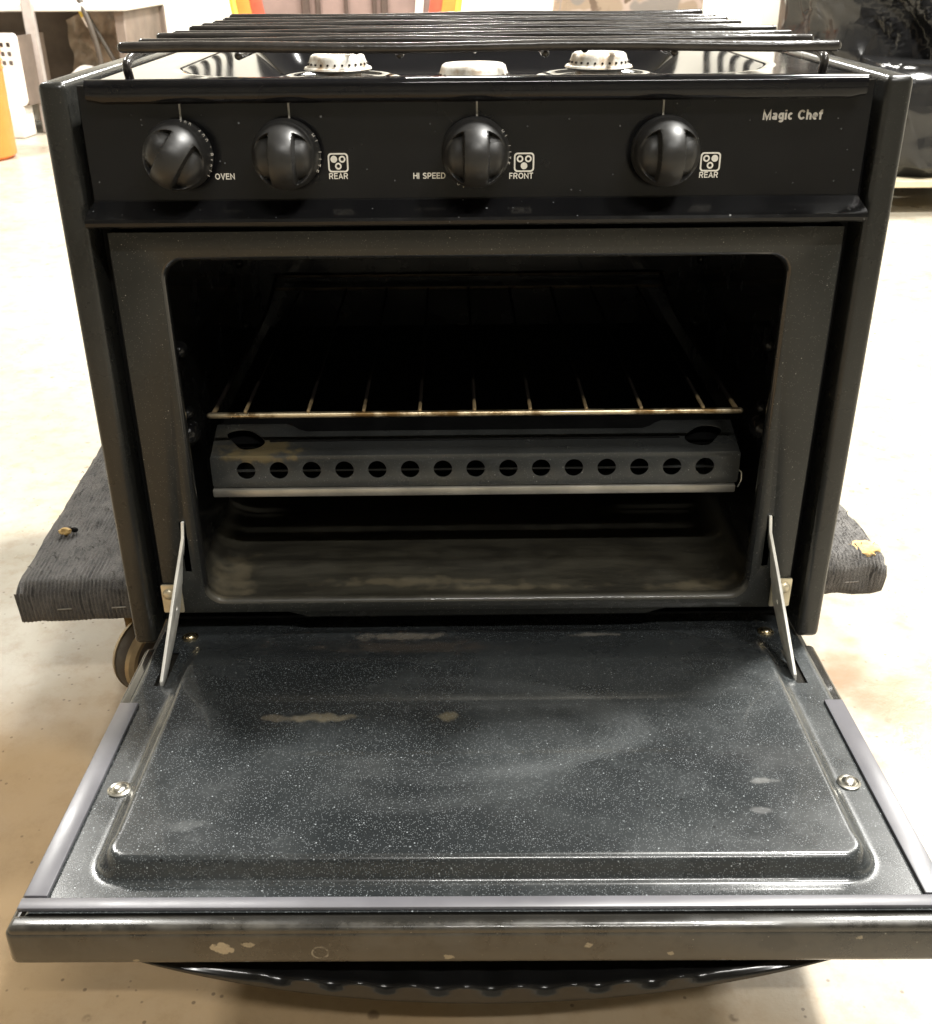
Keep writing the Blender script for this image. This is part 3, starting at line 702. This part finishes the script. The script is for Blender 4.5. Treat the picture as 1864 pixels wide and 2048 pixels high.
bm = bmesh.new(); grid(bm, 360, 30, hd); obj('handle', bm, 'handle', door, 70)

# hinge arms, brackets
for s in (-1, 1):
    out = [(.010, .1050), (.0035, .1046), (.0030, .0920), (-.0180, .0600), (-.0560, .0060), (-.0545, -.0010), (-.044, -.0010), (-.018, .016), (.000, .034), (.0035, .052)]
    out += [(.0035+.0075*sin(a)*1.0, .0585+.0075*(-cos(a))) for a in [pi*k/8 for k in range(1, 8)]] + [(.0045, .068), (.012, .078)]
    Mx = Matrix(((0, 0, 1, 0), (1, 0, 0, 0), (0, 1, 0, 0), (0, 0, 0, 1)))
    bm = platemesh('hinge_arm', [out, circ(-.0135, .0415, .0022, 12)], .0022, Mx, .0003)
    for v in bm.verts:
        t = (.104-v.co.z)/.1; v.co.x += s*(.2172 + .0135*max(0, t)**1.1 - (.0012 if v.co.z > .092 else 0))
    for f in bm.faces:
        f.normal_update(); f.material_index = 1 if abs(f.normal.x) > .8 else 0
    arm = obj('hinge_arm', bm, 'steel_edge', stove, 30); arm.data.materials.append(M['arm_face'])
    bm = platemesh('hinge_bracket', [rr(.0075, .0120, .001, s*.2315, .0393)], .0014, at(XZ, 0, .0038), .0003)
    br = obj('hinge_bracket', bm, 'bracket', stove)
    bm = bmesh.new(); T = Matrix.Translation((s*.2338, .0031, .0437)) @ Matrix.Rotation(pi/2, 4, 'X')
    lathe(bm, [(.0046, 0), (.0044, .0010), (.0032, .0021), (.0012, .0026), (0, .0026)], 24, T)
    sc_ = obj('screw', bm, 'bracket', br)
    bm = bmesh.new()
    for a in (.5, .5+pi/2): box(bm, -.0020, .0020, -.0004, .0004, .0017, .0028, 0, 1, T @ Matrix.Rotation(a, 4, 'Z'))
    obj('cross_slot', bm, 'body', sc_) if False else bm.free()

# ------------------------------------------------------------------ furniture dolly
DR = radians(2.6)
dolly = thing('furniture_dolly', 'dark grey ribbed carpet dolly on casters, under the stove', 'dolly', (-.026, .338, FLOOR), DR)
# deck axes: local x along the front, local z=0.15 is its top
DX0, DX1, DY0, DY1, DT, DB = -.378, .382, -.2290, .228, .1490, .1085
bm = bmesh.new()
SEG = [(DY1, DB)] ; 
prof = []
nb = 8
for k in range(4): prof.append((DY0+.014, DB))
prof = [(DY0+.02, DB-.0005), (DY0+.006, DB), (DY0+.001, DB+.004), (DY0, DB+.012), (DY0-.001, DB+.022), (DY0, DB+.032), (DY0+.002, DT-.007), (DY0+.007, DT-.0015), (DY0+.014, DT)]
prof += [(DY0+.014+(DY1-DY0-.03)*k/40, DT) for k in range(1, 41)] + [(DY1-.005, DT-.003), (DY1, DT-.012), (DY1, DB)]
NR = 230; NU = NR*4
rows = []
for j, (y, z) in enumerate(prof):
    row = []
    for i in range(NU+1):
        u = i/NU; x = DX0+(DX1-DX0)*u
        e = min(u, 1-u)*(DX1-DX0)
        rnd = .005*(1-sst(0, .008, e))
        ph = NR*2*pi*u + 1.2*noise.noise((x*14, y*14+z*20, 0))
        amp = .00085*(.15+.85*sst(-.3, .35, noise.noise((x*30, y*30+z*20, 3.1))))
        wob = .0016*noise.noise((x*18, y*18+z*18, 1.)) + .0014*noise.noise((x*90, y*45, z*60)) + .0005*noise.noise((x*260, y*200, z*200))
        torn = sst(.31, .345, x)*sst(.05, -.05, y)
        wob += torn*(.004*noise.noise((x*60, y*60, z*60+4)))
        d = amp*sin(ph)+wob
        yy, zz = y, z
        if j < 6: yy -= d; zz += 0
        else: zz += d - rnd
        if j == 0: zz = z
        row.append(bm.verts.new((x + (.002*noise.noise((0, y*60, z*60)) if e < 1e-6 else 0), yy, zz)))
    rows.append(row)
for A, B in zip(rows, rows[1:]):
    for i in range(NU): bm.faces.new((A[i], A[i+1], B[i+1], B[i]))
bm.faces.new([r[0] for r in rows]); bm.faces.new([r[-1] for r in rows][::-1])
obj('carpet_deck', bm, 'carpet', dolly, 80)
obj('deck_board', nbox(DX0+.012, DX1-.012, DY0+.015, DY1-.01, DB-.003, DB+.02), 'wood', dolly)
for x in (-.338, -.292, .352):
    bm = bmesh.new(); tube(bm, [(x-.006, DY0-.0022, DB+.0165), (x+.006, DY0-.0024, DB+.017)], .0006, 6); obj('staple', bm, 'staple', dolly)
def blob(bm, c, r, k=3, amp=.4, sc=60, seed=0):
    s = bmesh.ops.create_icosphere(bm, subdivisions=k, radius=1)
    for v in s['verts']:
        n_ = v.co.normalized(); f = 1+amp*noise.noise(n_*2.2+Vector((seed, seed*.7, 0)))
        v.co = Vector(c)+Vector((n_.x*r[0]*f, n_.y*r[1]*f, n_.z*r[2]*f))
bm = bmesh.new(); blob(bm, (.368, -.212, DT-.001), (.013, .012, .0050), 3, .3, 60, 3); obj('bare_foam', bm, 'foam', dolly)
bm = bmesh.new(); blob(bm, (.333, -.165, DT), (.010, .018, .0045), 3, .3, 60, 8); obj('bare_foam', bm, 'foam', dolly)
random.seed(3)
bm = bmesh.new()
for k in range(1500):
    x = random.uniform(.295, .375); y = random.uniform(DY0-.002, -.05); z = DT+random.uniform(-.003, .004)
    if k % 3 != 0: x = random.choice((random.uniform(DX0+.002, -.24), random.uniform(.24, DX1-.002))); y = random.uniform(DY0, DY1); z = DT
    a = random.uniform(0, 6.3); l = random.uniform(.0012, .004)
    p = Vector((x, y, z)); d = Vector((cos(a), sin(a), random.uniform(0, .9)))*l
    tube(bm, [p, p+d*.5+Vector((0, 0, .0015)), p+d], .00028, 4)
tag(obj('loose_fibres', bm, 'carpet', dolly), kind='stuff')
# casters
def caster(x, y, rot):
    T = Matrix.Translation((x, y, 0)) @ Matrix.Rotation(rot, 4, 'Z')
    bm = bmesh.new(); box(bm, -.034, .034, -.028, .028, DB-.0065, DB-.0035, .001, 1, T); plate = obj('caster_plate', bm, 'caster', dolly)
    bm = bmesh.new(); lathe(bm, [(0, DB-.007), (.044, DB-.007), (.046, DB-.011), (.038, DB-.019), (.026, DB-.026), (0, DB-.026)], 32, T); obj('swivel_ring', bm, 'caster', plate)
    bm = bmesh.new()
    for s in (-1, 1):
        def ff(u, v, s=s):
            a = (u-.5)
            z = (DB-.014)*(1-v)+.030*v; wdt = .030*(1-v)+.014*v
            yo = -.016*v**1.3 + a*2*wdt*(1-.25*v)
            return T @ Vector((s*(.020+.003*sin(pi*v)), yo, z + .006*(1-abs(2*a))*v))
        V = grid(bm, 8, 10, ff)
    bmesh.ops.solidify(bm, geom=bm.faces[:], thickness=.0022); obj('caster_fork', bm, 'caster', plate)
    bm = bmesh.new(); W = T @ Matrix.Translation((0, -.018, .0375)) @ Matrix.Rotation(pi/2, 4, 'Y')
    lathe(bm, [(0, -.011), (.012, -.012), (.030, -.012), (.0355, -.0105), (.0375, -.006), (.0375, .006), (.0355, .0105), (.030, .012), (.012, .012), (0, .011)], 36, W); obj('wheel', bm, 'wheel', plate)
    bm = bmesh.new()
    for sg in (-1, 1): lathe(bm, [(.0275, sg*.0122), (.0325, sg*.0135), (.0370, sg*.0112), (.0382, sg*.0075), (.0365, sg*.0075)], 36, W)
    obj('wheel_rim', bm, 'caster', plate)
caster(-.276, -.160, radians(-38)); caster(.285, -.130, radians(40)); caster(-.31, .19, .3); caster(.31, .19, -.6)
bm = bmesh.new(); blob(bm, (0, 0, .0035), (.0055, .0038, .0034), 3, .5, 60, 2)
cr = obj('foam_crumb', bm, 'foam'); cr.location = (-.3758, .1796, .0005); tag(cr, 'small yellow foam crumb lying on the grey carpet of the dolly', 'crumb')
bm = bmesh.new(); blob(bm, (0, 0, .003), (.0035, .0024, .0028), 2, .5, 60, 6)
cr = obj('dark_crumb', bm, 'body'); cr.location = (-.3685, .1830, .0005); tag(cr, 'small black crumb touching the yellow foam crumb on the dolly', 'crumb')

# ------------------------------------------------------------------ things behind, left
sh = thing('storage_shelf', 'low grey post shelf against the back, left of the stove', 'shelf', (-1.9, 4.2, FLOOR))
def sbox(name, mat, *a, bev=.004): return obj(name, nbox(*a, bev, 1), mat, sh)
sbox('post', 'shelf_grey', .222, .262, -.32, -.28, 0, 1.3)
sbox('post', 'shelf_grey', -.62, -.58, -.32, -.28, 0, 1.3)
sbox('board', 'shelf_board', -.62, .62, -.30, .32, .445, .475)
sbox('board', 'shelf_board', -.62, .262, -.275, .32, .045, .115)
sbox('back_panel', 'shelf_back', -.62, .62, .30, .32, .115, .445)
sbox('side_panel', 'shelf_back', .56, .60, -.27, .30, .115, .445)
def plastic_sheet():
    bm = bmesh.new()
    def f(u, v): return Vector((.25+.33*u, .10+.05*noise.noise((u*3, v*3, 0))+.02*noise.noise((u*12, v*7, 2)), .0+.33*v*(.85+.15*sin(3*u))))
    grid(bm, 40, 40, f); o = obj('plastic_sheet', bm, 'film', None, 80); o.location = (-1.9, 4.2, FLOOR+.116)
    tag(o, 'crumpled tan plastic sheet hung across the low shelf behind the pale hose', 'plastic sheet')
plastic_sheet()
bm = bmesh.new(); tube(bm, arcpath([(-1.60, 4.05, .02), (-1.52, 4.03, .085), (-1.44, 4.0, .06), (-1.40, 3.98, -.03)], .07, 6), .016, 12)
tag(obj('pale_hose', bm, 'white_plastic'), 'thick pale hose arching over the lower shelf board', 'hose')
# perforated crate
def crate():
    t = thing('perforated_crate', 'white plastic crate with rows of square holes, beside the orange bucket', 'crate', (-1.80, 3.78, FLOOR+.118), -.12)
    hs = [rr(.0085, .0085, .002, -.10+.027*i, .218-.032*j, 2) for i in range(8) for j in range(3)]
    obj('front_wall', platemesh('c', [rr(.13, .13, .02, 0, .13, 4)]+hs, .006, at(XZ, 0, 0)), 'white_plastic', t)
    bm = bmesh.new(); box(bm, -.13, -.124, .003, .22, 0, .25); box(bm, .124, .13, .003, .22, 0, .25); box(bm, -.124, .124, .214, .22, 0, .25); box(bm, -.124, .124, .003, .214, 0, .006)
    obj('crate_walls', bm, 'shelf_back', t)
crate()
bm = bmesh.new(); box(bm, -.17, .17, -.05, .06, 0, .118, .01, 2)
o = obj('flat_carton', bm, 'shelf_board'); o.location = (-1.86, 3.80, FLOOR); o.rotation_euler = (0, 0, -.12); tag(o, 'flat white carton on the floor beneath the perforated crate', 'carton')
# hoses hanging
bm = bmesh.new(); tube(bm, arcpath([(-1.50, 3.9, .60), (-1.47, 3.92, .36), (-1.43, 3.9, .26), (-1.405, 3.9, .13), (-1.41, 3.9, -.15)], .08, 6), .011, 10)
tag(obj('dark_cable', bm, 'hose'), 'dark cable hanging straight down beside the shelf end', 'cable')
t = thing('air_hose', 'thin dark hose with a yellow fitting, slanting down to the right', 'hose', (-1.45, 3.95, 0))
bm = bmesh.new(); tube(bm, arcpath([(-.03, 0, .6), (-.02, 0, .32), (.05, 0, .18), (.14, 0, -.0), (.2, 0, -.14)], .07, 6), .009, 10); obj('hose_tube', bm, 'hose', t)
bm = bmesh.new(); tube(bm, [(-.022, -.012, .325), (-.008, -.012, .275)], [.016, .012], 12); obj('yellow_fitting', bm, 'hoseyellow', t)
bm = bmesh.new(); tube(bm, [(-.008, -.012, .275), (.006, -.012, .24)], [.012, .009], 12); obj('white_fitting', bm, 'white_plastic', t)
# bucket
t = thing('orange_bucket', 'orange plastic bucket at the left edge in front of the shelf', 'bucket', (-1.712, 3.27, FLOOR))
bm = bmesh.new(); lathe(bm, [(0, .002), (.128, .0), (.143, .012), (.147, .34), (.152, .345), (.152, .36), (.149, .362), (.144, .355), (.139, .02), (0, .015)], 48); obj('bucket_body', bm, 'orange', t)
for z in (.29, .315):
    bm = bmesh.new(); lathe(bm, [(.1435, z), (.1505, z+.002), (.1505, z+.006), (.1445, z+.008)], 48); obj('bucket_rib', bm, 'orange', t)
# round panel with a striped rim
t = thing('round_panel', 'round mauve panel with dark bars and an orange and red rim, behind the stove', 'round panel', (-.445, 4.15, .36))
RX = Matrix.Rotation(pi/2, 4, 'X')
for r0, r1, mat, nm, y in ((.0, .345, 'mauve', 'centre_cloth', 0), (.345, .395, 'red', 'red_band', -.004), (.395, .45, 'orange', 'orange_band', -.008), (.45, .475, 'yellow', 'yellow_band', -.012)):
    bm = bmesh.new(); lathe(bm, [(r0, -.03-y), (r0, .02-y), ((r0+r1)/2, .026-y), (r1, .02-y), (r1, -.03-y)] if r0 else [(0, .02), (r1, .02), (r1, -.03), (0, -.03)], 72, RX); obj(nm, bm, mat, t)
bm = bmesh.new(); box(bm, -.012, .020, -.042, -.034, -.45, .45, .002, 1, Matrix.Translation((.30, 0, 0)) @ Matrix.Rotation(.10, 4, 'Y')); obj('white_stripe', bm, 'white_plastic', t)
for x, wd in ((-.165, .016), (-.115, .010), (0, .007), (.115, .009), (.155, .014)):
    hh = sqrt(.33**2-x*x); obj('dark_bar', nbox(x-wd, x+wd, -.034, -.022, -hh, hh, .003, 1), 'brown_bar', t)
# camouflage bundle
bm = bmesh.new(); box(bm, -.255, .255, -.16, .16, 0, .78, .03, 3); bmesh.ops.subdivide_edges(bm, edges=bm.edges[:], cuts=5, use_grid_fill=True)
for v in bm.verts:
    f = noise.noise(v.co*5)*.03+noise.noise(v.co*13)*.012; v.co += Vector((f if v.co.x < .2 else 0, f, f))
    if v.co.x < 0 and v.co.z < .5: v.co.x += .03*(1-v.co.z/.5)
o = obj('camouflage_bundle', bm, 'camo', None, 80); o.location = (.625, 3.65, FLOOR); tag(o, 'brown camouflage cloth bundle standing behind the right of the stove', 'bundle')

# ------------------------------------------------------------------ things behind, right
t = thing('door_post', 'cream and brown wooden post by the back wall, left of the black bags', 'post', (1.44, 4.6, FLOOR))
obj('cream_face', nbox(-.06, .02, 0, .10, 0, 2.6, .004, 1), 'wall', t); obj('brown_edge', nbox(.021, .055, -.01, .10, 0, 2.6, .004, 1), 'shelf_back', t)
o = obj('dark_board', nbox(-.30, .30, 0, .03, 0, 1.2, .004, 1), 'bagdark'); o.location = (1.72, 4.0, FLOOR); tag(o, 'dark upright board behind the thin grey pole', 'board')
bm = bmesh.new(); tube(bm, [(0, 0, 0), (.002, 0, .6), (.004, 0, 1.3)], .011, 10); o = obj('grey_pole', bm, 'shelf_grey'); o.location = (1.145, 3.0, FLOOR); tag(o, 'thin grey metal pole standing left of the black plastic bags', 'pole')
def bag(loc, sx, sy, sz, seed, lab, k=1.):
    bm = bmesh.new()
    def f(u, v):
        a = 2*pi*u; h = v
        rx = sx*(1-.10*h-.25*sst(.85, 1, h)); ry = sy*(1-.10*h-.25*sst(.85, 1, h))
        q = 2.6; ca, sa = cos(a), sin(a)
        den = (abs(ca)**q+abs(sa)**q)**(1/q)
        p = Vector((rx*ca/den, ry*sa/den, sz*h))
        s = Vector((p.x*3+seed, p.y*3, p.z*3))
        w_ = noise.noise(s)*.10
        r1 = 1-abs(noise.noise(Vector((p.x*4+p.z*2+seed*3, p.y*4, p.z*2.2-p.x*1.5))))*3.2
        r2_ = 1-abs(noise.noise(Vector((p.x*9+p.z*6, p.y*9+seed, p.z*5))))*2.6
        d = w_ + .055*max(r1, -.5)*k + .028*max(r2_, -.4)*k
        return p + Vector((ca, sa, .25*(h-.5)))*d*min(1, h*6+.25)
    V = grid(bm, 150, 90, f)
    bmesh.ops.remove_doubles(bm, verts=bm.verts, dist=1e-5)
    bm.faces.new([v for v in V[-1] if v.is_valid][:150]) if False else None
    top = [e for e in bm.edges if len(e.link_faces) == 1 and e.verts[0].co.z > sz*.5]
    bmesh.ops.contextual_create(bm, geom=top)
    o = obj('plastic_bag', bm, 'bag', None, 70); o.location = loc
    tag(o, lab, 'bag', 'black plastic bags on the pallet')
PZ = FLOOR+.0
bag((1.53, 2.84, PZ+.092), .50, .30, 1.25, 2.0, 'tall black plastic bag at the back of the pallet by the grey pole')
bag((1.25, 2.37, PZ+.092), .15, .11, .27, 9.0, 'smaller glossy black plastic bag at the front of the pallet', .8)
t = thing('pallet', 'pale wooden pallet under the black plastic bags', 'pallet', (1.47, 2.62, FLOOR))
for k in range(6):
    obj('deck_slat', nbox(-.45, .45, -.42+.15*k, -.31+.15*k, .072, .09, .002, 1), 'wood', t)
for x in (-.42, 0, .40): obj('bearer', nbox(x-.03, x+.03, -.42, .44, .012, .071, .002, 1), 'wood', t)
o = obj('cardboard_box', nbox(-.2, .2, -.15, .15, 0, .45, .004, 1), 'card'); o.location = (1.62, 2.42, FLOOR+.092); tag(o, 'brown cardboard box at the right edge beside the smaller black bag', 'box')

SC.cycles.use_denoising = True
SC.cycles.max_bounces = 8; SC.cycles.diffuse_bounces = 4; SC.cycles.glossy_bounces = 5
SC.cycles.sample_clamp_indirect = 6
